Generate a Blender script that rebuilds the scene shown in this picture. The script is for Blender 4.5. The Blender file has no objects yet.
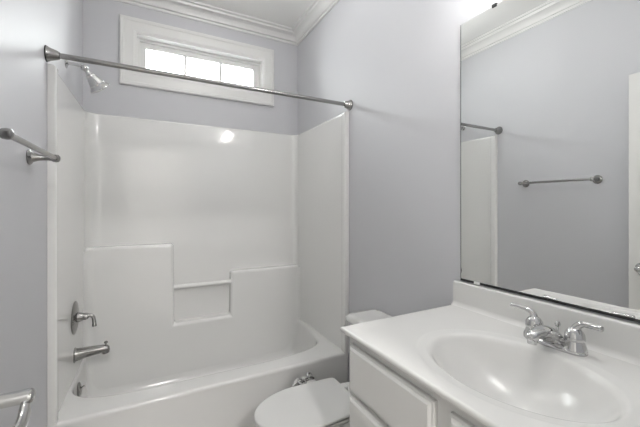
import bpy, bmesh, math
from mathutils import Vector, Matrix
S = bpy.context.scene
COL = S.collection
PI = math.pi

# ------------------------------------------------------------ camera, sky, exposure
cam_d = bpy.data.cameras.new('camera'); cam = bpy.data.objects.new('camera', cam_d); COL.objects.link(cam)
cam.location = (0.391, -1.770, 1.260)
cam.rotation_euler = (PI/2, 0, -math.radians(27.57))
cam_d.sensor_width = 36; cam_d.sensor_fit = 'HORIZONTAL'
cam_d.lens = 36*324.8/640
cam_d.shift_y = -7.5/640
cam_d.clip_start = 0.01
S.camera = cam
S.view_settings.view_transform = 'Standard'
S.view_settings.look = 'None'
S.view_settings.gamma = 1
S.view_settings.use_curve_mapping = False
S.view_settings.exposure = 0.15

SKY = 32.0          # overcast white sky beyond the window
VANITY = 80.0      # emission of the vanity globe bulbs
CEIL_FILL = 15.0        # emission of the added ceiling globe, out of view above the tub
HALL_FILL = 52.0        # power of the added hallway fill shining in through the doorway

w = bpy.data.worlds.new('sky'); S.world = w; w.use_nodes = True
bg = w.node_tree.nodes['Background']; bg.inputs[0].default_value = (0.97, 0.985, 1.0, 1); bg.inputs[1].default_value = SKY

def area(name, loc, rot, sx, sy, power, color=(1, 1, 1), portal=False, shape='RECTANGLE'):
    l = bpy.data.lights.new(name, 'AREA'); l.shape = shape; l.size = sx
    if shape in ('RECTANGLE', 'ELLIPSE'): l.size_y = sy
    l.energy = power; l.color = color
    if portal: l.cycles.is_portal = True
    o = bpy.data.objects.new(name, l); o.location = loc; o.rotation_euler = rot; COL.objects.link(o)
    return o
area('sky_portal', (0.755, 0.965, 2.32), (-PI/2, 0, 0), 0.95, 0.32, 1, portal=True)

# ------------------------------------------------------------ materials
def mat(name, color, rough=0.5, metal=0.0, bump=0.0, bscale=200, coat=0.0, spec=0.5, emit=None, estr=0, var=0.0):
    m = bpy.data.materials.new(name); m.use_nodes = True
    nt = m.node_tree; b = nt.nodes['Principled BSDF']
    b.inputs['Base Color'].default_value = (*color, 1)
    b.inputs['Roughness'].default_value = rough
    b.inputs['Metallic'].default_value = metal
    b.inputs['Specular IOR Level'].default_value = spec
    b.inputs['Coat Weight'].default_value = coat
    b.inputs['Coat Roughness'].default_value = 0.04
    if emit:
        b.inputs['Emission Color'].default_value = (*emit, 1); b.inputs['Emission Strength'].default_value = estr
    tc = nt.nodes.new('ShaderNodeTexCoord')
    n = nt.nodes.new('ShaderNodeTexNoise'); n.inputs['Scale'].default_value = bscale; n.inputs['Detail'].default_value = 3
    nt.links.new(tc.outputs['Object'], n.inputs['Vector'])
    if bump:
        bp = nt.nodes.new('ShaderNodeBump'); bp.inputs['Strength'].default_value = bump; bp.inputs['Distance'].default_value = 0.002
        nt.links.new(n.outputs['Fac'], bp.inputs['Height']); nt.links.new(bp.outputs['Normal'], b.inputs['Normal'])
    if var:
        r = nt.nodes.new('ShaderNodeMapRange')
        r.inputs['To Min'].default_value = rough-var; r.inputs['To Max'].default_value = rough+var
        nt.links.new(n.outputs['Fac'], r.inputs['Value']); nt.links.new(r.outputs[0], b.inputs['Roughness'])
    return m
M_wall = mat('wall_paint', (0.605, 0.606, 0.630), 0.50, bump=0.12, bscale=260, spec=0.3)
M_ceil = mat('ceiling_paint', (0.86, 0.855, 0.84), 0.7, bump=0.1, bscale=200, spec=0.2)
M_trim = mat('trim_paint', (0.77, 0.765, 0.755), 0.32)
M_acr = mat('white_acrylic', (0.82, 0.817, 0.805), 0.13, coat=0.3, var=0.02, bscale=8)
M_top = mat('cultured_marble', (0.74, 0.735, 0.72), 0.22, coat=0.1, var=0.02, bscale=10)
M_cab = mat('cabinet_paint', (0.72, 0.715, 0.70), 0.35, var=0.04, bscale=30)
M_por = mat('porcelain', (0.78, 0.78, 0.765), 0.10, coat=0.5)
M_seat = mat('seat_plastic', (0.70, 0.70, 0.69), 0.30)
M_chr = mat('chrome', (0.62, 0.62, 0.62), 0.07, metal=1, var=0.02, bscale=30)
M_nik = mat('brushed_nickel', (0.33, 0.325, 0.318), 0.24, metal=1, var=0.02, bscale=60)
M_dark = mat('dark_rubber', (0.02, 0.02, 0.02), 0.5)
M_mir = mat('mirror_glass', (0.90, 0.91, 0.90), 0.0, metal=1)
M_bulb = mat('bulb_glass', (0.9, 0.9, 0.88), 0.3, emit=(1, 0.985, 0.96), estr=VANITY)
M_ceil_fill = mat('fill_globe_glass', (0.9, 0.9, 0.88), 0.3, emit=(1, 0.985, 0.96), estr=CEIL_FILL)
M_hall_fill = mat('fill_dome_glass', (0.9, 0.9, 0.88), 0.3, emit=(1, 0.985, 0.96), estr=3)
M_clip = mat('clear_plastic', (0.85, 0.85, 0.85), 0.15)
M_door = mat('door_paint', (0.74, 0.735, 0.72), 0.35, var=0.04, bscale=20)

def glass_mat():
    m = bpy.data.materials.new('window_glass'); m.use_nodes = True; nt = m.node_tree
    nt.nodes.clear(); o = nt.nodes.new('ShaderNodeOutputMaterial')
    t = nt.nodes.new('ShaderNodeBsdfTransparent'); t.inputs[0].default_value = (0.96, 0.98, 0.97, 1)
    g = nt.nodes.new('ShaderNodeBsdfGlossy'); g.inputs['Roughness'].default_value = 0.02
    f = nt.nodes.new('ShaderNodeFresnel'); f.inputs[0].default_value = 1.45
    x = nt.nodes.new('ShaderNodeMixShader')
    nt.links.new(f.outputs[0], x.inputs[0]); nt.links.new(t.outputs[0], x.inputs[1]); nt.links.new(g.outputs[0], x.inputs[2])
    nt.links.new(x.outputs[0], o.inputs[0]); return m
M_glass = glass_mat()

def tile_mat():
    m = mat('floor_tile', (0.50, 0.48, 0.45), 0.35); nt = m.node_tree; b = nt.nodes['Principled BSDF']
    tc = nt.nodes.new('ShaderNodeTexCoord'); br = nt.nodes.new('ShaderNodeTexBrick')
    br.offset = 0; br.inputs['Scale'].default_value = 1; br.inputs['Brick Width'].default_value = 0.305
    br.inputs['Row Height'].default_value = 0.305; br.inputs['Mortar Size'].default_value = 0.004
    br.inputs['Color1'].default_value = (0.50, 0.48, 0.45, 1); br.inputs['Color2'].default_value = (0.47, 0.45, 0.43, 1)
    br.inputs['Mortar'].default_value = (0.25, 0.24, 0.23, 1)
    nt.links.new(tc.outputs['Object'], br.inputs['Vector']); nt.links.new(br.outputs['Color'], b.inputs['Base Color'])
    return m
M_tile = tile_mat()

# ------------------------------------------------------------ mesh helpers (world coordinates)
def new(): return bmesh.new()

def box(bm, a, b, bev=0.0, seg=2):
    a, b = Vector(a), Vector(b); c = (a+b)/2; d = b-a
    r = bmesh.ops.create_cube(bm, size=1, matrix=Matrix.Translation(c) @ Matrix.Diagonal((abs(d.x), abs(d.y), abs(d.z), 1)))
    if bev:
        es = list({e for v in r['verts'] for e in v.link_edges})
        bmesh.ops.bevel(bm, geom=es, offset=bev, segments=seg, affect='EDGES', profile=0.5)
    return bm

def frame_axes(d):
    d = d.normalized(); up = Vector((0, 0, 1)) if abs(d.z) < 0.9 else Vector((1, 0, 0))
    x = d.cross(up).normalized(); return x, x.cross(d).normalized()

def loft(bm, rings, cap=True, closed=True):
    vs = [[bm.verts.new(p) for p in r] for r in rings]; n = len(vs[0])
    for i in range(len(vs)-1):
        for j in range(n if closed else n-1):
            k = (j+1) % n
            bm.faces.new((vs[i][j], vs[i][k], vs[i+1][k], vs[i+1][j]))
    if cap:
        bm.faces.new(list(reversed(vs[0]))); bm.faces.new(vs[-1])
    return vs

def lathe(bm, origin, axis, prof, n=32):
    """prof: list of (distance along axis, radius)"""
    o = Vector(origin); d = Vector(axis).normalized(); x, y = frame_axes(d)
    rings = []
    for t, r in prof:
        r = max(r, 1e-4)
        rings.append([o+d*t+(x*math.cos(2*PI*k/n)+y*math.sin(2*PI*k/n))*r for k in range(n)])
    loft(bm, rings)

def tube(bm, pts, radii, n=16, flat=1.0, flat_axis=None):
    """swept tube; radii scalar or per point; flat squashes along second axis"""
    pts = [Vector(p) for p in pts]
    if not hasattr(radii, '__len__'): radii = [radii]*len(pts)
    rings = []; px = None
    for i, p in enumerate(pts):
        t = (pts[min(i+1, len(pts)-1)]-pts[max(i-1, 0)]).normalized()
        if px is None:
            if flat_axis: y = Vector(flat_axis); x = t.cross(y).normalized(); y = x.cross(t).normalized()
            else: x, y = frame_axes(t)
        else:
            x = (px-t*px.dot(t)).normalized(); y = x.cross(t).normalized()
        px = x
        rings.append([p+x*math.cos(2*PI*k/n)*radii[i]+y*math.sin(2*PI*k/n)*radii[i]*flat for k in range(n)])
    loft(bm, rings)

def smooth_path(ctrl, n=8):
    """Catmull-Rom through control tuples (any dimension)"""
    out = []; P = [ctrl[0]]+list(ctrl)+[ctrl[-1]]
    for i in range(1, len(P)-2):
        for s in range(n):
            t = s/n
            out.append(tuple(0.5*((2*b)+(-a+c)*t+(2*a-5*b+4*c-d)*t*t+(-a+3*b-3*c+d)*t**3) for a, b, c, d in zip(P[i-1], P[i], P[i+1], P[i+2])))
    out.append(tuple(ctrl[-1])); return out

def extrude_poly(bm, pts, vec, bev=0.0, seg=3):
    """pts: 3D polygon; extruded along vec"""
    v = Vector(vec)
    a = [bm.verts.new(p) for p in pts]; b = [bm.verts.new(Vector(p)+v) for p in pts]; n = len(pts)
    fs = [bm.faces.new(a), bm.faces.new(list(reversed(b)))]
    for i in range(n): fs.append(bm.faces.new((a[i], b[i], b[(i+1) % n], a[(i+1) % n])))
    bmesh.ops.recalc_face_normals(bm, faces=fs)
    if bev:
        es = list({e for f in fs for e in f.edges})
        bmesh.ops.bevel(bm, geom=es, offset=bev, segments=seg, affect='EDGES', profile=0.5)
    return bm

def obj(name, bm, m, parent=None, smooth=35, label=None):
    bmesh.ops.recalc_face_normals(bm, faces=bm.faces[:])
    off = Vector((0, 0, 0)); p = parent
    while p is not None: off += Vector(p.location); p = p.parent
    if off.length: bmesh.ops.translate(bm, verts=bm.verts[:], vec=-off)
    me = bpy.data.meshes.new(name); bm.to_mesh(me); bm.free()
    me.materials.append(m)
    if smooth:
        me.polygons.foreach_set('use_smooth', [True]*len(me.polygons))
        me.set_sharp_from_angle(angle=math.radians(smooth))
    o = bpy.data.objects.new(name, me); COL.objects.link(o)
    if smooth:
        wn = o.modifiers.new('weighted', 'WEIGHTED_NORMAL'); wn.keep_sharp = True; wn.weight = 80
    if parent is not None: o.parent = parent
    if label: o['label'] = label
    return o

def thing(name, label, cat, loc, group=None):
    o = bpy.data.objects.new(name, None); COL.objects.link(o); o.location = loc
    o.empty_display_size = 0.05
    o['label'] = label; o['category'] = cat
    if group: o['group'] = group
    return o
def tag(o, label, cat): o['label'] = label; o['category'] = cat; return o
def struct(name, bm=None, m=None, loc=(0, 0, 0)):
    if bm is None:
        o = bpy.data.objects.new(name, None); COL.objects.link(o); o.location = loc
    else: o = obj(name, bm, m)
    o['kind'] = 'structure'; return o

# ------------------------------------------------------------ dimensions
W = 1.524; YB = 0.819; YF = -1.65; ZC = 2.74
YH = -4.2; T = 0.11
OX0, OX1, OZ0, OZ1 = 0.298, 1.216, 2.182, 2.462      # window opening
TZ = 0.320                                          # tub deck
ZS = 1.868                                          # surround top
ZK = 0.855                                          # counter top
VY0, VY1 = -1.640, -0.834                           # counter ends
FY = -1.237                                         # basin / faucet centre line

# ------------------------------------------------------------ room shell
struct('floor', box(new(), (-T, YF, -0.1), (W+T, YB+T, 0)), M_tile)
struct('ceiling', box(new(), (-T, YF-T, ZC), (W+T, YB+T, ZC+0.1)), M_ceil)
struct('wall_left', box(new(), (-T, YF, 0), (0, YB+T, ZC)), M_wall)
struct('wall_right', box(new(), (W, YF, 0), (W+T, YB+T, ZC)), M_wall)
b = new()
box(b, (0, YB, 0), (OX0, YB+T, ZC)); box(b, (OX1, YB, 0), (W, YB+T, ZC))
box(b, (OX0, YB, 0), (OX1, YB+T, OZ0)); box(b, (OX0, YB, OZ1), (OX1, YB+T, ZC))
struct('wall_back', b, M_wall)
DX0, DX1, DZ = 0.105, 0.900, 2.055
b = new()
box(b, (-T, YF-T, 0), (DX0, YF, ZC)); box(b, (DX1, YF-T, 0), (W+T, YF, ZC)); box(b, (DX0, YF-T, DZ), (DX1, YF, ZC))
struct('wall_front', b, M_wall)
# hallway behind the camera
struct('floor_hallway', box(new(), (-1.0, YH, -0.1), (2.3, YF, -0.001)), M_tile)
struct('ceiling_hallway', box(new(), (-1.0, YH, ZC), (2.3, YF-T, ZC+0.1)), M_ceil)
b = new(); box(b, (-1.1, YH-0.1, 0), (2.4, YH, ZC)); box(b, (-1.1, YH, 0), (-1.0, YF-T, ZC)); box(b, (2.3, YH, 0), (2.4, YF-T, ZC))
box(b, (-1.1, YF-T, 0), (-T, YF, ZC)); box(b, (W+T, YF-T, 0), (2.4, YF, ZC))
struct('wall_hallway', b, M_ceil)

# crown moulding: cove profile swept round the room (mitred)
def crown():
    prof = [(0, 2.650), (0.010, 2.650), (0.013, 2.664), (0.024, 2.668), (0.028, 2.684), (0.038, 2.698),
            (0.052, 2.708), (0.070, 2.713), (0.074, 2.726), (0.090, 2.730), (0.092, ZC), (0, ZC)]
    rings = []
    for (x, y, sx, sy) in ((0, YF, 1, 1), (0, YB, 1, -1), (W, YB, -1, -1), (W, YF, -1, 1)):
        rings.append([(x+sx*d, y+sy*d, z) for d, z in prof])
    b = new(); vs = [[b.verts.new(p) for p in r] for r in rings]; n = len(prof)
    for i in range(4):
        for j in range(n):
            k = (j+1) % n; b.faces.new((vs[i][j], vs[i][k], vs[(i+1) % 4][k], vs[(i+1) % 4][j]))
    return b
struct('trim_1', crown(), M_trim)
# baseboards
def base_prof(d=0.014, h=0.10): return [(0, 0), (d, 0), (d, h-0.02), (d*0.5, h-0.006), (d*0.3, h), (0, h)]
b = new(); extrude_poly(b, [(p, -1.62, z) for p, z in base_prof()], (0, 1.615, 0)); struct('baseboard_left', b, M_trim)
b = new(); extrude_poly(b, [(W-p, -0.850, z) for p, z in base_prof()], (0, 0.845, 0)); struct('baseboard_right', b, M_trim)
# door casing on the bathroom side of the doorway
b = new()
box(b, (DX1, YF, 0), (DX1+0.06, YF+0.008, DZ+0.06), 0.002); box(b, (DX0, YF, DZ), (DX1, YF+0.008, DZ+0.06), 0.002)
struct('trim_2', b, M_trim)

# ------------------------------------------------------------ window
win = struct('window_1', loc=(0.757, YB, OZ0))
def casing():
    x0, x1, z0, z1 = 0.206, 1.302, 2.090, 2.557
    # mitred casing profile: (inset from outer edge, thickness)
    prof = [(0, 0), (0, 0.018), (0.006, 0.022), (0.022, 0.022), (0.028, 0.017), (0.070, 0.014), (0.080, 0.016), (0.088, 0.012), (0.095, 0.010), (0.095, 0)]
    b = new(); vs = []
    for (x, z, sx, sz) in ((x0, z0, 1, 1), (x1, z0, -1, 1), (x1, z1, -1, -1), (x0, z1, 1, -1)):
        vs.append([b.verts.new((x+sx*i, YB-t, z+sz*i)) for i, t in prof])
    n = len(prof)
    for i in range(4):
        for j in range(n-1):
            b.faces.new((vs[i][j], vs[i][j+1], vs[(i+1) % 4][j+1], vs[(i+1) % 4][j]))
    return b
obj('casing', casing(), M_trim, win, smooth=20)
def rect_frame(b, x0, x1, z0, z1, wd, y0, y1, bev=0.002):
    """picture-frame of four mitre-less bars inset wd inside the rectangle"""
    pts = [(x0, z0), (x1, z0), (x1, z1), (x0, z1)]; q = [(x0+wd, z0+wd), (x1-wd, z0+wd), (x1-wd, z1-wd), (x0+wd, z1-wd)]
    A = [b.verts.new((x, y0, z)) for x, z in pts]; B = [b.verts.new((x, y0, z)) for x, z in q]
    C = [b.verts.new((x, y1, z)) for x, z in pts]; D = [b.verts.new((x, y1, z)) for x, z in q]
    for i in range(4):
        j = (i+1) % 4
        b.faces.new((A[i], A[j], B[j], B[i])); b.faces.new((C[j], C[i], D[i], D[j]))
        b.faces.new((B[i], B[j], D[j], D[i])); b.faces.new((A[j], A[i], C[i], C[j]))
b = new(); rect_frame(b, OX0, OX1, OZ0, OZ1, 0.010, YB-0.006, YB+T+0.01); obj('jamb_liner', b, M_trim, win, smooth=20)
b = new(); rect_frame(b, OX0+0.009, OX1-0.009, OZ0+0.009, OZ1-0.009, 0.018, YB+0.050, YB+T); obj('window_stop', b, M_trim, win, smooth=20)
sash_b = new(); rect_frame(sash_b, OX0+0.02, OX1-0.02, OZ0+0.02, OZ1-0.02, 0.038, YB+0.068, YB+0.105)
rect_frame(sash_b, OX0+0.057, OX1-0.057, OZ0+0.057, OZ1-0.057, 0.008, YB+0.076, YB+0.10)
sash = obj('sash', sash_b, M_trim, win, smooth=20)
for k in (1, 2):
    xm = OX0+0.065+(OX1-OX0-0.13)*k/3
    obj('muntin', box(new(), (xm-0.011, YB+0.074, OZ0+0.058), (xm+0.011, YB+0.100, OZ1-0.058), 0.002), M_trim, sash)
obj('pane', box(new(), (OX0+0.059, YB+0.086, OZ0+0.059), (OX1-0.059, YB+0.090, OZ1-0.059)), M_glass, sash, smooth=0)

# ------------------------------------------------------------ one-piece tub and shower unit
unit = thing('tub_shower_unit', 'glossy white moulded bathtub with tall one-piece surround walls under the window', 'bathtub', (W/2, 0.40, 0))
def tub():
    b = new(); N = 160
    X0, X1, Y0, Y1 = 0.002, W-0.002, 0.0, YB-0.004
    bx0, bx1, by0, by1 = 0.026, 1.448, 0.118, 0.745
    cx, cy = (bx0+bx1)/2, (by0+by1)/2
    def inner(t, ins=0.0):
        """rounded rectangle, soft front corners"""
        hx, hy = (bx1-bx0)/2, (by1-by0)/2
        c, s = math.cos(t), math.sin(t)
        hx -= ins*(0.35 if c < 0 else 0.9); hy -= ins*(0.8 if s < 0 else 0.4)
        ex = 4.2 if s < 0 else 30.0
        r = (abs(c)**ex+abs(s)**ex)**(-1/ex)
        x, y = cx+hx*c*r, cy+hy*s*r
        if ins < 0.06 and c < 0: x = max(x, 0.024)
        if ins < 0.06 and s > 0: y = max(y, min(by1, cy+(by1-cy)*s*r)-0.02)
        if c > 0: x += 0.052*c*max(0.0, min(1.0, (y-0.15)/0.45))     # the basin widens towards the back
        return (x, y)
    def outer(t):
        x, y = inner(t); dx, dy = x-cx, y-cy
        k = min(((X1-cx) if dx > 0 else (X0-cx))/dx if abs(dx) > 1e-9 else 1e9, ((Y1-cy) if dy > 0 else (Y0-cy))/dy if abs(dy) > 1e-9 else 1e9)
        return (cx+dx*k, cy+dy*k)
    ts = [2*PI*k/N for k in range(N)]
    # add exact corners to the outer ring
    outs = [outer(t) for t in ts]
    for cxx, cyy in ((X0, Y0), (X1, Y0), (X1, Y1), (X0, Y1)):
        i = min(range(N), key=lambda k: (outs[k][0]-cxx)**2+(outs[k][1]-cyy)**2); outs[i] = (cxx, cyy)
    def oi(d): return [(min(max(x, X0+d), X1-d), max(y, Y0+d)) for x, y in outs]
    rings = [[(x, y, 0.0) for x, y in oi(0.012)],
             [(x, y, 0.04) for x, y in oi(0.012)],
             [(x, y, 0.06) for x, y in oi(0.004)],
             [(x, y, TZ-0.05) for x, y in oi(0.004)],
             [(x, y, TZ-0.022) for x, y in oi(0.0)],
             [(x, y, TZ-0.010) for x, y in oi(0.001)],
             [(x, y, TZ-0.003) for x, y in oi(0.005)],
             [(x, y, TZ) for x, y in oi(0.014)]]
    for ins, z in ((-0.006, TZ), (0.004, TZ-0.002), (0.014, TZ-0.009), (0.022, TZ-0.022), (0.026, TZ-0.06), (0.036, 0.19), (0.046, 0.120), (0.060, 0.070), (0.085, 0.040), (0.125, 0.027), (0.20, 0.024)):
        rings.append([(*inner(t, ins), z) for t in ts])
    loft(b, rings, cap=True)
    return b
obj('tub', tub(), M_acr, unit, smooth=50)

def surround():
    """plan profile extruded upward, inner skin with a rolled front flange"""
    yb = 0.793
    inner = [(0.001, -0.004), (0.024, -0.004), (0.030, 0.000), (0.032, 0.008), (0.032, 0.030), (0.029, 0.038), (0.022, 0.044), (0.020, 0.052)]
    def arc(cx, cy, r, a0, a1, n=12): return [(cx+r*math.cos(a0+(a1-a0)*k/n), cy+r*math.sin(a0+(a1-a0)*k/n)) for k in range(n+1)]
    rl, rr = 0.085, 0.045
    inner += arc(0.024+rl, yb-rl, rl, PI, PI/2)
    inner += arc(W-0.024-rr, yb-rr, rr, PI/2, 0)
    inner += [(W-x, y) for x, y in reversed([(0.001, -0.004), (0.024, -0.004), (0.030, 0.000), (0.032, 0.008), (0.032, 0.030), (0.029, 0.038), (0.022, 0.044), (0.020, 0.052)])]
    outer = [(W-0.001, YB-0.002), (0.001, YB-0.002)]
    n = len(inner)
    # outer partner for every inner point (on the walls)
    def wallpt(p):
        x, y = p
        if y >= yb-1e-6 or (rl+0.02 < x < W-rr-0.02): return (x, YB-0.002)
        return (0.001 if x < W/2 else W-0.001, y)
    part = []
    for p in inner:
        q = wallpt(p)
        if p[1] > yb-0.09 and p[1] < yb-1e-6:   # corners: project outward diagonally
            q = (0.001, min(YB-0.002, p[1]+0.026)) if p[0] < W/2 else (W-0.001, min(YB-0.002, p[1]+0.026))
            if p[0] < W/2 and p[1] > yb-0.03: q = (p[0]-0.02, YB-0.002)
            if p[0] > W/2 and p[1] > yb-0.016: q = (p[0]+0.012, YB-0.002)
        part.append(q)
    b = new()
    def mixp(p, q, f): return (p[0]+(q[0]-p[0])*f, p[1]+(q[1]-p[1])*f)
    levels = [(TZ-0.004, 0), (1.0, 0), (ZS-0.016, 0), (ZS-0.010, 0), (ZS-0.004, 0.12), (ZS, 0.35), (ZS, 1.0)]
    vs = [[b.verts.new((*mixp(p, q, f), z)) for p, q in zip(inner, part)] for z, f in levels]
    for i in range(len(vs)-1):
        for j in range(n-1): b.faces.new((vs[i][j], vs[i][j+1], vs[i+1][j+1], vs[i+1][j]))
    bmesh.ops.remove_doubles(b, verts=b.verts[:], dist=1e-5)
    return b
obj('wall_surround', surround(), M_acr, unit, smooth=50)
yl = 0.722
b = new()
extrude_poly(b, [(x, yl, z) for x, z in ((0.022, 0.030), (0.022, 0.995), (0.536, 0.995), (0.540, 0.432), (0.930, 0.432), (0.936, 0.764), (W-0.022, 0.764), (W-0.022, 0.030))],
             (0, 0.095, 0), 0.020, 5)
def cove(bm, x, s, r, z0, z1):
    pts = [(x, yl+0.004, z0), (x, yl-r, z0)]+[(x+s*(r-r*math.cos(PI/2*k/10)), yl-r+r*math.sin(PI/2*k/10), z0) for k in range(1, 11)]+[(x+s*r, yl+0.004, z0)]
    extrude_poly(bm, pts, (0, 0, z1-z0))
cove(b, 0.0195, 1, 0.055, 0.20, 0.978); cove(b, W-0.0195, -1, 0.030, 0.25, 0.750)
obj('moulded_shelf', b, M_acr, unit, smooth=50)
b = new(); tube(b, [(0.530, yl+0.030, 0.684), (0.945, yl+0.030, 0.684)], 0.017, 16)
obj('grab_bar', b, M_acr, unit)

# ------------------------------------------------------------ tub and shower fittings
rod = thing('shower_curtain_rod', 'brushed metal straight curtain rod spanning above the front of the tub', 'curtain rod', (W/2, -0.016, 1.905))
b = new(); tube(b, [(0.04, -0.016, 1.905), (W-0.035, -0.016, 1.905)], 0.0118, 24); obj('rod', b, M_nik, rod)
for x, s in ((0.0, 1), (W, -1)):
    b = new(); lathe(b, (x, -0.016, 1.905), (s, 0, 0), [(0.001, 0.030), (0.004, 0.032), (0.008, 0.031), (0.012, 0.0275), (0.026, 0.023), (0.040, 0.0185), (0.043, 0.0165), (0.046, 0.0160)])
    fl = obj('flange', b, M_nik, rod)
    b = new(); lathe(b, (x, -0.016, 1.905), (s, 0, 0), [(0.0003, 0.0335), (0.003, 0.0335)]); obj('rubber_ring', b, M_dark, fl)

sh = thing('wall_shower', 'chrome bell-shaped shower head on a short bent arm above the surround', 'shower head', (0.0, 0.34, 2.0))
b = new(); lathe(b, (0, 0.34, 2.003), (1, 0, 0), [(0.0005, 0.024), (0.003, 0.026), (0.006, 0.022), (0.010, 0.012), (0.012, 0.010)]); obj('flange', b, M_chr, sh)
b = new(); tube(b, smooth_path([(0.006, 0.34, 2.005), (0.04, 0.34, 2.005), (0.068, 0.34, 2.001), (0.082, 0.34, 1.991)], 5), 0.0085); obj('shower_arm', b, M_chr, sh)
d = Vector((0.56, 0.40, -0.72)).normalized(); o0 = Vector((0.080, 0.34, 1.993))
b = new(); lathe(b, o0, d, [(-0.016, 0.004), (-0.012, 0.012), (-0.005, 0.0175), (0.002, 0.018), (0.009, 0.014), (0.016, 0.010)]); obj('swivel_ball', b, M_chr, sh)
b = new(); lathe(b, o0, d, [(0.015, 0.010), (0.030, 0.013), (0.034, 0.0165), (0.037, 0.022), (0.043, 0.023), (0.046, 0.022), (0.065, 0.030), (0.085, 0.036), (0.088, 0.039), (0.094, 0.039), (0.102, 0.046), (0.110, 0.052), (0.116, 0.053), (0.119, 0.048)])
hd = obj('bell_head', b, M_chr, sh)
b = new(); lathe(b, o0, d, [(0.114, 0.044), (0.121, 0.040), (0.122, 0.010)]); obj('spray_face', b, M_nik, hd)

XP = 0.021   # left panel face
va = thing('shower_valve', 'brushed metal round valve plate with lever handle above the tub spout', 'shower valve', (XP, 0.43, 0.648))
b = new(); lathe(b, (XP, 0.43, 0.648), (1, 0, 0), [(0.0, 0.088), (0.003, 0.090), (0.008, 0.084), (0.013, 0.060), (0.016, 0.030), (0.017, 0.026)], 48); obj('valve_plate', b, M_nik, va)
b = new(); lathe(b, (XP, 0.43, 0.648), (1, 0, 0), [(0.012, 0.028), (0.030, 0.025), (0.045, 0.018), (0.050, 0.019), (0.060, 0.017), (0.066, 0.010), (0.068, 0.001)]); hb = obj('valve_hub', b, M_nik, va)
b = new(); tube(b, smooth_path([(0.075, 0.43, 0.650), (0.092, 0.43, 0.651), (0.106, 0.428, 0.642), (0.112, 0.424, 0.622), (0.114, 0.420, 0.600), (0.115, 0.418, 0.588)], 5),
        [0.012]*4+[0.0105]*6+[0.009]*6+[0.0095]*4+[0.011]*5+[0.006], 16); obj('lever_handle', b, M_nik, va)

sp = thing('tub_spout', 'brushed metal tub spout with diverter knob below the valve', 'tub spout', (XP, 0.43, 0.445))
b = new()
secs = [(0.000, 0.442, 0.037, 0.041), (0.006, 0.442, 0.037, 0.041), (0.008, 0.443, 0.032, 0.036), (0.013, 0.443, 0.030, 0.034), (0.05, 0.448, 0.027, 0.029), (0.10, 0.4515, 0.024, 0.0245), (0.135, 0.453, 0.022, 0.021), (0.152, 0.451, 0.020, 0.019), (0.162, 0.446, 0.014, 0.015), (0.165, 0.443, 0.002, 0.003)]
rings = []
for dx, z, ry, rz in secs:
    rings.append([(XP+dx, 0.43+ry*math.cos(2*PI*k/28), z+rz*math.sin(2*PI*k/28)) for k in range(28)])
loft(b, rings); obj('spout_body', b, M_nik, sp)
b = new(); lathe(b, (XP+0.142, 0.43, 0.452), (0.15, 0, -1), [(0.0, 0.018), (0.023, 0.018), (0.026, 0.0165), (0.027, 0.010)]); obj('spout_outlet', b, M_nik, sp)
b = new(); lathe(b, (XP+0.146, 0.43, 0.470), (0, 0, 1), [(0.0, 0.004), (0.010, 0.004), (0.012, 0.009), (0.018, 0.010), (0.022, 0.006), (0.023, 0.001)]); obj('diverter_knob', b, M_nik, sp)

ov = thing('overflow_plate', 'small round metal overflow plate low on the tub end wall', 'overflow plate', (0.040, 0.45, 0.240))
ax = Vector((1, 0, 0.10))
b = new(); lathe(b, (0.040, 0.45, 0.240), ax, [(-0.006, 0.036), (0.002, 0.038), (0.006, 0.035), (0.010, 0.024), (0.011, 0.001)]); pl = obj('plate', b, M_nik, ov)
b = new(); tube(b, [(0.050, 0.45, 0.243), (0.064, 0.45, 0.256)], [0.006, 0.007]); obj('trip_lever', b, M_chr, pl)

# ------------------------------------------------------------ towel bar on the left wall
tb = thing('towel_bar', 'brushed metal towel bar mounted on the grey left wall', 'towel bar', (0.0, -0.49, 1.437))
for y in (-0.243, -0.708):
    b = new(); lathe(b, (0, y, 1.437), (1, 0, 0), [(0.0005, 0.027), (0.004, 0.029), (0.008, 0.026), (0.013, 0.018), (0.030, 0.012), (0.055, 0.0095), (0.066, 0.010), (0.070, 0.013), (0.079, 0.0145), (0.088, 0.013), (0.092, 0.007), (0.093, 0.001)]); obj('post', b, M_nik, tb)
b = new(); tube(b, [(0.079, -0.708, 1.437), (0.079, -0.243, 1.437)], 0.0085); obj('bar', b, M_nik, tb)

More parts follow.
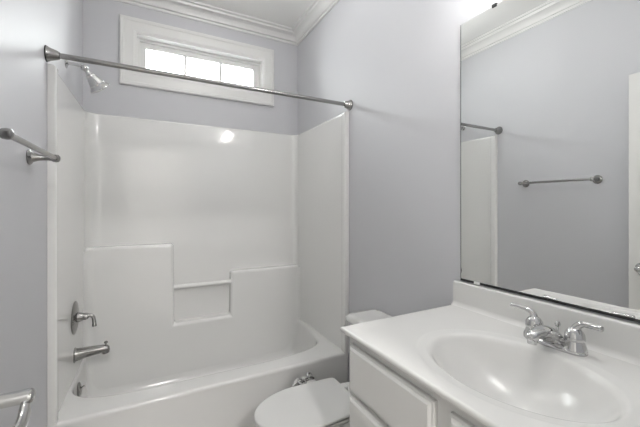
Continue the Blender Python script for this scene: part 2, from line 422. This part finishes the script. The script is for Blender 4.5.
# ------------------------------------------------------------ open door against the left wall
door = struct('door_1', loc=(0.10, YF, 0))
dx0, dx1, dy0, dy1 = 0.083, 0.118, YF+0.02, -0.906
obj('door_slab', box(new(), (dx0, dy0, 0.012), (dx1, dy1, 2.040), 0.0015), M_door, door)
for k, z in enumerate((0.25, 1.02, 1.80)):
    b = new(); lathe(b, (0.112, YF+0.012, z-0.045), (0, 0, 1), [(0, 0.006), (0.09, 0.006)], 12); obj('hinge', b, M_nik, door)
hy, hz = -0.968, 0.900
for s, x in ((1, dx1), (-1, dx0)):
    if s == -1:
        b = new(); lathe(b, (x, hy, hz), (s, 0, 0), [(0.0, 0.030), (0.004, 0.030), (0.010, 0.014), (0.03, 0.013), (0.05, 0.010)]); obj('door_handle', b, M_chr, door); continue
    b = new(); lathe(b, (x, hy, hz), (s, 0, 0), [(0.0, 0.031), (0.004, 0.032), (0.009, 0.028), (0.012, 0.015), (0.014, 0.0125), (0.055, 0.0125), (0.068, 0.0135), (0.074, 0.0125), (0.077, 0.008), (0.078, 0.001)])
    h = obj('door_handle', b, M_chr, door)
    b = new(); tube(b, smooth_path([(x+0.064, hy, hz-0.006), (x+0.067, hy-0.020, hz-0.022), (x+0.068, hy-0.05, hz-0.032), (x+0.066, hy-0.08, hz-0.034), (x+0.064, hy-0.105, hz-0.034)], 4), [0.012]*3+[0.015]*8+[0.014]*5+[0.010], 14, flat=0.6, flat_axis=(1, 0, 0)); obj('lever', b, M_chr, h)
obj('latch_plate', box(new(), (dx0+0.006, dy1-0.0005, hz-0.03), (dx1-0.006, dy1+0.001, hz+0.03)), M_nik, door)

# ------------------------------------------------------------ toilet
tcy = -0.505
tl = thing('toilet', 'white toilet with closed lid between the bathtub and the vanity', 'toilet', (1.15, tcy, 0))
def egg(cx0, cx1, hw, z, n=144, back=0.50, taper=0.07):
    """elongated outline, rounded nose at x=cx0, squarer back at cx1"""
    c = cx0+(cx1-cx0)*back; pts = []
    for k in range(n):
        t = 2*PI*k/n; cc, ss = math.cos(t), math.sin(t)
        if cc < 0: x = c+(c-cx0)*cc; y = hw*ss
        else:
            e = 26.0; r = (abs(cc)**e+abs(ss)**e)**(-1/e); x = c+(cx1-c)*cc*r; y = hw*ss*r*(1-taper*(cc*r)**1.3)
        pts.append((x, tcy+y, z))
    return pts
b = new()
loft(b, [egg(0.93, 1.44, 0.105, 0.0, taper=0.2), egg(0.93, 1.44, 0.105, 0.02, taper=0.2), egg(0.95, 1.43, 0.09, 0.05, taper=0.2), egg(0.95, 1.43, 0.088, 0.14, taper=0.2),
         egg(0.90, 1.44, 0.100, 0.22, taper=0.3), egg(0.82, 1.46, 0.125, 0.30, taper=0.4), egg(0.785, 1.47, 0.139, 0.345, taper=0.45), egg(0.778, 1.475, 0.143, 0.368, taper=0.45), egg(0.785, 1.47, 0.139, 0.374, taper=0.45)])
obj('bowl', b, M_por, tl, smooth=50)
def seat_ring(x0, x1, hw, z0, z1, r):
    bb = new(); loft(bb, [egg(x0+r, x1-r, hw-r, z0), egg(x0, x1, hw, z0+r), egg(x0, x1, hw, z1-r), egg(x0+r*0.4, x1-r*0.4, hw-r*0.4, z1-r*0.3), egg(x0+r*1.3, x1-r*1.3, hw-r*1.3, z1), egg(x0+0.05, x1-0.05, hw-0.05, z1+0.002)]); return bb
obj('seat', seat_ring(0.764, 1.190, 0.148, 0.376, 0.391, 0.004), M_seat, tl, smooth=50)
obj('lid', seat_ring(0.760, 1.200, 0.151, 0.395, 0.410, 0.005), M_seat, tl, smooth=50)
for s in (-1, 1):
    b = new(); box(b, (1.190, tcy+s*0.065-0.02, 0.375), (1.228, tcy+s*0.065+0.02, 0.402), 0.006, 3); obj('hinge', b, M_seat, tl)
b = new()
def rr(x0, x1, y0, y1, z, r, n=6):
    pts = []
    for cx, cy, a in ((x1-r, y1-r, 0), (x0+r, y1-r, PI/2), (x0+r, y0+r, PI), (x1-r, y0+r, 1.5*PI)):
        for k in range(n+1): pts.append((cx+r*math.cos(a+PI/2*k/n), cy+r*math.sin(a+PI/2*k/n), z))
    return pts
loft(b, [rr(1.355, 1.505, tcy-0.185, tcy+0.185, 0.375, 0.03), rr(1.345, 1.508, tcy-0.20, tcy+0.20, 0.40, 0.03), rr(1.330, 1.512, tcy-0.212, tcy+0.212, 0.640, 0.03)])
obj('tank', b, M_por, tl, smooth=50)
b = new()
loft(b, [rr(1.325, 1.514, tcy-0.216, tcy+0.216, 0.641, 0.03), rr(1.313, 1.516, tcy-0.226, tcy+0.226, 0.648, 0.035), rr(1.310, 1.517, tcy-0.228, tcy+0.228, 0.660, 0.035),
         rr(1.314, 1.516, tcy-0.225, tcy+0.225, 0.674, 0.035), rr(1.325, 1.513, tcy-0.215, tcy+0.215, 0.682, 0.035), rr(1.35, 1.50, tcy-0.19, tcy+0.19, 0.684, 0.03)])
obj('tank_lid', b, M_por, tl, smooth=50)
b = new(); lathe(b, (1.331, tcy+0.165, 0.608), (-1, 0, 0), [(0.0, 0.013), (0.006, 0.013), (0.012, 0.008), (0.016, 0.007)])
fh = obj('flush_lever', b, M_chr, tl)
b = new(); tube(b, [(1.316, tcy+0.172, 0.609), (1.312, tcy+0.13, 0.606), (1.308, tcy+0.09, 0.600)], [0.007, 0.006, 0.008], flat=0.7); obj('lever_arm', b, M_chr, fh)

# small accessory between the tub and the toilet
AX, AY = 1.105, -0.232
ac = thing('brush_caddy', 'small white floor caddy with curled chrome top between toilet and tub', 'toilet caddy', (AX, AY, 0))
b = new(); lathe(b, (AX, AY, 0), (0, 0, 1), [(0, 0.050), (0.01, 0.055), (0.02, 0.053), (0.16, 0.050), (0.30, 0.066), (0.328, 0.066), (0.340, 0.058), (0.345, 0.040), (0.346, 0.001)]); obj('holder', b, M_por, ac)
def ring(bm, c, r, rt, ax, n=28, arc=2*PI, a0=0):
    d = Vector(ax).normalized(); x, y = frame_axes(d); c = Vector(c)
    pts = [c+x*math.cos(a0+arc*k/n)*r+y*math.sin(a0+arc*k/n)*r for k in range(n+1)]
    tube(bm, pts, rt, 10)
b = new(); ring(b, (AX-0.022, AY-0.010, 0.355), 0.021, 0.0065, (0.25, -0.3, 1)); obj('chrome_loop', b, M_chr, ac)
b = new(); tube(b, smooth_path([(AX-0.076, AY-0.034, 0.318), (AX-0.074, AY-0.026, 0.338), (AX-0.052, AY-0.018, 0.350), (AX-0.002, AY, 0.351), (AX+0.034, AY+0.002, 0.353), (AX+0.052, AY+0.008, 0.344)], 5), 0.0085, 10); obj('chrome_hook', b, M_nik, ac)
b = new(); ring(b, (AX+0.030, AY+0.008, 0.363), 0.016, 0.0065, (0.5, -0.6, 0.6)); obj('chrome_loop', b, M_chr, ac)

# ------------------------------------------------------------ vanity cabinet
FX = 0.978     # cabinet face
vn = thing('vanity_cabinet', 'grey-white painted vanity cabinet with drawers under the sink top', 'bathroom cabinet', (1.25, FY, 0))
b = new(); CY0, CY1 = -1.635, -0.858; CT = 0.8375
box(b, (FX, CY0, 0.10), (FX+0.018, CY1, CT), 0.0015)            # face frame panel
box(b, (FX+0.016, CY1-0.016, 0.0), (W-0.002, CY1-0.0005, CT)); box(b, (FX+0.016, CY0, 0.0), (W-0.002, CY0+0.016, CT))
box(b, (FX+0.07, CY0+0.016, 0.0), (FX+0.085, CY1-0.016, 0.10)); box(b, (FX+0.016, CY0+0.016, 0.10), (W-0.002, CY1-0.016, 0.115))
box(b, (W-0.014, CY0+0.016, 0.115), (W-0.004, CY1-0.016, CT-0.02))
obj('body', b, M_cab, vn, smooth=20)
def front(y0, y1, z0, z1):
    """overlay front with stepped, moulded edge"""
    bb = new(); prof = [(0.0, 0.0), (0.0, 0.009), (0.003, 0.012), (0.007, 0.0125), (0.009, 0.0155), (0.013, 0.019), (0.019, 0.019)]
    rings = [[(FX-0.0005-t, y0+i, z0+i), (FX-0.0005-t, y1-i, z0+i), (FX-0.0005-t, y1-i, z1-i), (FX-0.0005-t, y0+i, z1-i)] for i, t in prof]
    loft(bb, rings); return bb
obj('drawer', front(-1.232, -0.876, 0.664, 0.812), M_cab, vn, smooth=20)
obj('drawer', front(-1.232, -0.876, 0.400, 0.648), M_cab, vn, smooth=20)
obj('drawer', front(-1.232, -0.876, 0.130, 0.384), M_cab, vn, smooth=20)
obj('door', front(-1.622, -1.275, 0.130, 0.812), M_cab, vn, smooth=20)

# ------------------------------------------------------------ sink top with integral oval bowl
st = thing('washbasin', 'glossy white moulded sink top with oval bowl and backsplash on the cabinet', 'sink', (1.24, FY, 0.835))
CX0 = 0.956; BCX, BCY, BA, BB = 1.205, -1.262, 0.172, 0.222   # bowl centre, semi-axes in x, y
def sinktop():
    b = new(); N = 128
    X0, X1 = CX0, W-0.002
    ts = [2*PI*k/N for k in range(N)]
    def ell(sx, sy, dx=0.0): return [(BCX+dx+sx*math.cos(t), BCY+sy*math.sin(t)) for t in ts]
    outs = []
    for t in ts:
        dx, dy = BA*math.cos(t), BB*math.sin(t)
        k = min(((X1-BCX) if dx > 0 else (X0-BCX))/dx if abs(dx) > 1e-9 else 1e9, ((VY1-BCY) if dy > 0 else (VY0-BCY))/dy if abs(dy) > 1e-9 else 1e9)
        outs.append((BCX+dx*k, BCY+dy*k))
    for cx, cy in ((X0, VY0), (X1, VY0), (X1, VY1), (X0, VY1)):
        i = min(range(N), key=lambda k: (outs[k][0]-cx)**2+(outs[k][1]-cy)**2); outs[i] = (cx, cy)
    def oi(d): return [(min(max(x, X0+d), X1-d), min(max(y, VY0+d), VY1-d)) for x, y in outs]
    R = []
    zb = 0.838
    R.append([(x, y, zb) for x, y in oi(0.004)]); R.append([(x, y, zb+0.004) for x, y in oi(0)]); R.append([(x, y, ZK-0.006) for x, y in oi(0)])
    R.append([(x, y, ZK-0.0015) for x, y in oi(0.002)]); R.append([(x, y, ZK) for x, y in oi(0.007)])
    # shallow apron ring round the bowl, then the bowl itself
    for gx, gy, z in ((0.036, 0.036, 0.0), (0.030, 0.030, -0.0006), (0.024, 0.024, -0.0022), (0.008, 0.008, -0.0030), (0.002, 0.002, -0.0045), (-0.005, -0.005, -0.009), (-0.011, -0.012, -0.018),
                      (-0.020, -0.024, -0.036), (-0.034, -0.044, -0.062), (-0.055, -0.075, -0.090), (-0.085, -0.115, -0.112), (-0.115, -0.155, -0.124), (-0.140, -0.188, -0.129)):
        R.append([(x, y, ZK+z) for x, y in ell(BA+gx, BB+gy)])
    vs = loft(b, R, cap=False)
    b.faces.new(vs[-1])
    return b
obj('counter', sinktop(), M_top, st, smooth=60)
# backsplash with a coved foot
b = new()
x1 = W-0.002; bt = ZK+0.096
pr = [(x1, ZK+0.0005), (x1-0.036, ZK+0.0005), (x1-0.029, ZK+0.003), (x1-0.024, ZK+0.009), (x1-0.022, ZK+0.018), (x1-0.020, bt-0.006), (x1-0.018, bt-0.0015), (x1-0.013, bt), (x1, bt)]
extrude_poly(b, [(x, VY0, z) for x, z in pr], (0, VY1-VY0, 0))
obj('backsplash', b, M_top, st, smooth=60)
b = new(); lathe(b, (BCX, BCY, ZK-0.1295), (0, 0, 1), [(0.0, 0.024), (0.002, 0.023), (0.003, 0.017), (0.006, 0.016), (0.008, 0.012), (0.0085, 0.001)]); obj('drain', b, M_chr, st)

# ------------------------------------------------------------ faucet
fx = 1.432; FCY = -1.246
fc = thing('sink_faucet', 'chrome two-lever sink faucet standing behind the oval bowl', 'faucet', (fx, FCY, ZK))
b = new(); n = 40
def stad(hx, hy, z, cx=fx):
    pts = []
    for k in range(n):
        t = 2*PI*k/n; e = 2.6; c, s = math.cos(t), math.sin(t); r = (abs(c)**e+abs(s)**e)**(-1/e); pts.append((cx+hx*c*r, FCY+hy*s*r, z))
    return pts
loft(b, [stad(0.028, 0.082, ZK-0.0005), stad(0.029, 0.083, ZK+0.004), stad(0.027, 0.080, ZK+0.010), stad(0.021, 0.072, ZK+0.014), stad(0.010, 0.05, ZK+0.016)])
obj('base_plate', b, M_chr, fc, smooth=50)
for s in (-1, 1):
    y = FCY+s*0.0535
    b = new(); lathe(b, (fx, y, ZK+0.008), (0, 0, 1), [(0.0, 0.029), (0.006, 0.0285), (0.018, 0.024), (0.026, 0.0215), (0.028, 0.0235), (0.034, 0.0245), (0.046, 0.0225), (0.056, 0.016), (0.060, 0.010), (0.061, 0.001)])
    v = obj('valve_body', b, M_chr, fc, smooth=50)
    b = new()
    path = smooth_path([(fx, y, ZK+0.052), (fx+0.002, y+s*0.004, ZK+0.070), (fx-0.001, y+s*0.018, ZK+0.083), (fx-0.005, y+s*0.036, ZK+0.086), (fx-0.008, y+s*0.055, ZK+0.087), (fx-0.010, y+s*0.068, ZK+0.0875)], 5)
    rad = [0.0135-0.0062*min(1, i/13) for i in range(len(path))]; rad[-1] = 0.003; rad[-2] = 0.0066; rad[-3] = 0.0078; rad[-4] = 0.0076
    tube(b, path, rad, 14); obj('lever_handle', b, M_chr, v, smooth=60)
b = new()
ctrl = [(fx+0.012, ZK+0.006, 0.038, 0.012), (fx-0.004, ZK+0.022, 0.034, 0.020), (fx-0.030, ZK+0.038, 0.027, 0.022), (fx-0.060, ZK+0.048, 0.021, 0.019), (fx-0.088, ZK+0.049, 0.018, 0.016), (fx-0.108, ZK+0.046, 0.0165, 0.014), (fx-0.118, ZK+0.040, 0.012, 0.010)]
P = smooth_path(ctrl, 5); rings = []
for i, (x, z, ry, rn) in enumerate(P):
    a = P[max(i-1, 0)]; c = P[min(i+1, len(P)-1)]; tx, tz = c[0]-a[0], c[1]-a[1]; L = math.hypot(tx, tz); nx, nz = -tz/L, tx/L
    rings.append([(x+nx*rn*math.sin(2*PI*k/24), FCY+ry*math.cos(2*PI*k/24), z+nz*rn*math.sin(2*PI*k/24)) for k in range(24)])
loft(b, rings); obj('spout', b, M_chr, fc, smooth=60)
b = new(); lathe(b, (fx-0.104, FCY, ZK+0.046), (-0.15, 0, -1), [(0.0, 0.0125), (0.018, 0.0125), (0.022, 0.011), (0.023, 0.006)]); obj('aerator', b, M_chr, fc)
b = new(); lathe(b, (fx+0.022, FCY, ZK+0.010), (0, 0, 1), [(0.0, 0.0028), (0.040, 0.0028), (0.042, 0.006), (0.048, 0.0075), (0.054, 0.006), (0.056, 0.001)], 20); obj('lift_rod', b, M_chr, fc)

# ------------------------------------------------------------ mirror
MX = 1.5163; MY0, MY1, MZ0, MZ1 = -1.630, -0.8570, 0.9560, 2.000
mr = thing('wall_mirror', 'large frameless mirror on the right wall above the sink backsplash', 'mirror', (W, (MY0+MY1)/2, MZ0))
obj('mirror_backing', box(new(), (MX+0.0008, MY0, MZ0), (W-0.0005, MY1, MZ1)), M_dark, mr, smooth=0)
obj('mirror_sheet', box(new(), (MX, MY0+0.001, MZ0+0.009), (MX+0.0006, MY1-0.003, MZ1-0.0005)), M_mir, mr, smooth=0)
for y, z, m_ in ((-0.933, MZ0+0.004, M_clip), (-1.50, MZ0+0.004, M_clip)):
    obj('mirror_clip', box(new(), (MX-0.003, y-0.012, z-0.006), (W-0.001, y+0.012, z+0.006), 0.001), m_, mr)
for y in (-1.005, -1.45):
    obj('mirror_clip', box(new(), (MX-0.003, y-0.009, MZ1-0.006), (W-0.001, y+0.009, MZ1+0.006), 0.001), M_dark, mr, label='black top clip')

# ------------------------------------------------------------ vanity light and added fill lights
vl = thing('vanity_light', 'chrome wall light with three round globe bulbs above the mirror', 'wall light', (W, FY, 2.14))
obj('wall_plate', box(new(), (W-0.020, FY-0.20, 2.185), (W-0.0005, FY+0.20, 2.245), 0.004), M_chr, vl)
def sphere_prof(r, n=14): return [(r-r*math.cos(PI*k/n), r*math.sin(PI*k/n)) for k in range(n+1)]
for y in (FY-0.13, FY, FY+0.13):
    b = new(); lathe(b, (W-0.018, y, 2.215), (-1, 0, 0), [(0.0, 0.026), (0.012, 0.025), (0.022, 0.014), (0.125, 0.014), (0.130, 0.022), (0.144, 0.022)], 20); cup = obj('bulb_holder', b, M_chr, vl)
    b = new(); lathe(b, (W-0.158, y, 2.215), (-1, 0, 0), sphere_prof(0.038), 24); obj('globe_bulb', b, M_bulb, vl)
LX, LY = 0.76, -0.10  # unseen globe added to brighten the tub and upper walls
cl = thing('ceiling_fill', 'added round white globe fill light, out of view below the bathroom ceiling', 'fill light', (LX, LY, ZC))
b = new(); lathe(b, (LX, LY, ZC), (0, 0, -1), [(0.0005, 0.06), (0.012, 0.062), (0.020, 0.05), (0.024, 0.03), (0.050, 0.028)], 32); obj('fill_base', b, M_nik, cl)
b = new(); lathe(b, (LX, LY, ZC-0.045), (0, 0, -1), sphere_prof(0.09), 32); obj('fill_globe', b, M_ceil_fill, cl)
hl = thing('hallway_fill', 'added round white dome fill light, out of view on the hallway ceiling', 'fill light', (0.55, -3.45, ZC))
b = new(); lathe(b, (0.55, -3.45, ZC), (0, 0, -1), [(0.0005, 0.16), (0.02, 0.16), (0.05, 0.13), (0.075, 0.07), (0.08, 0.001)], 40); obj('fill_dome', b, M_hall_fill, hl)  # glowing dome added behind the camera as part of the fill
a = area('hall_fill_area', (0, 0, -0.10), (0, 0, 0), 0.28, 0.28, HALL_FILL, (1, 0.98, 0.95), shape='DISK'); a.parent = hl  # added to send soft fill light through the doorway
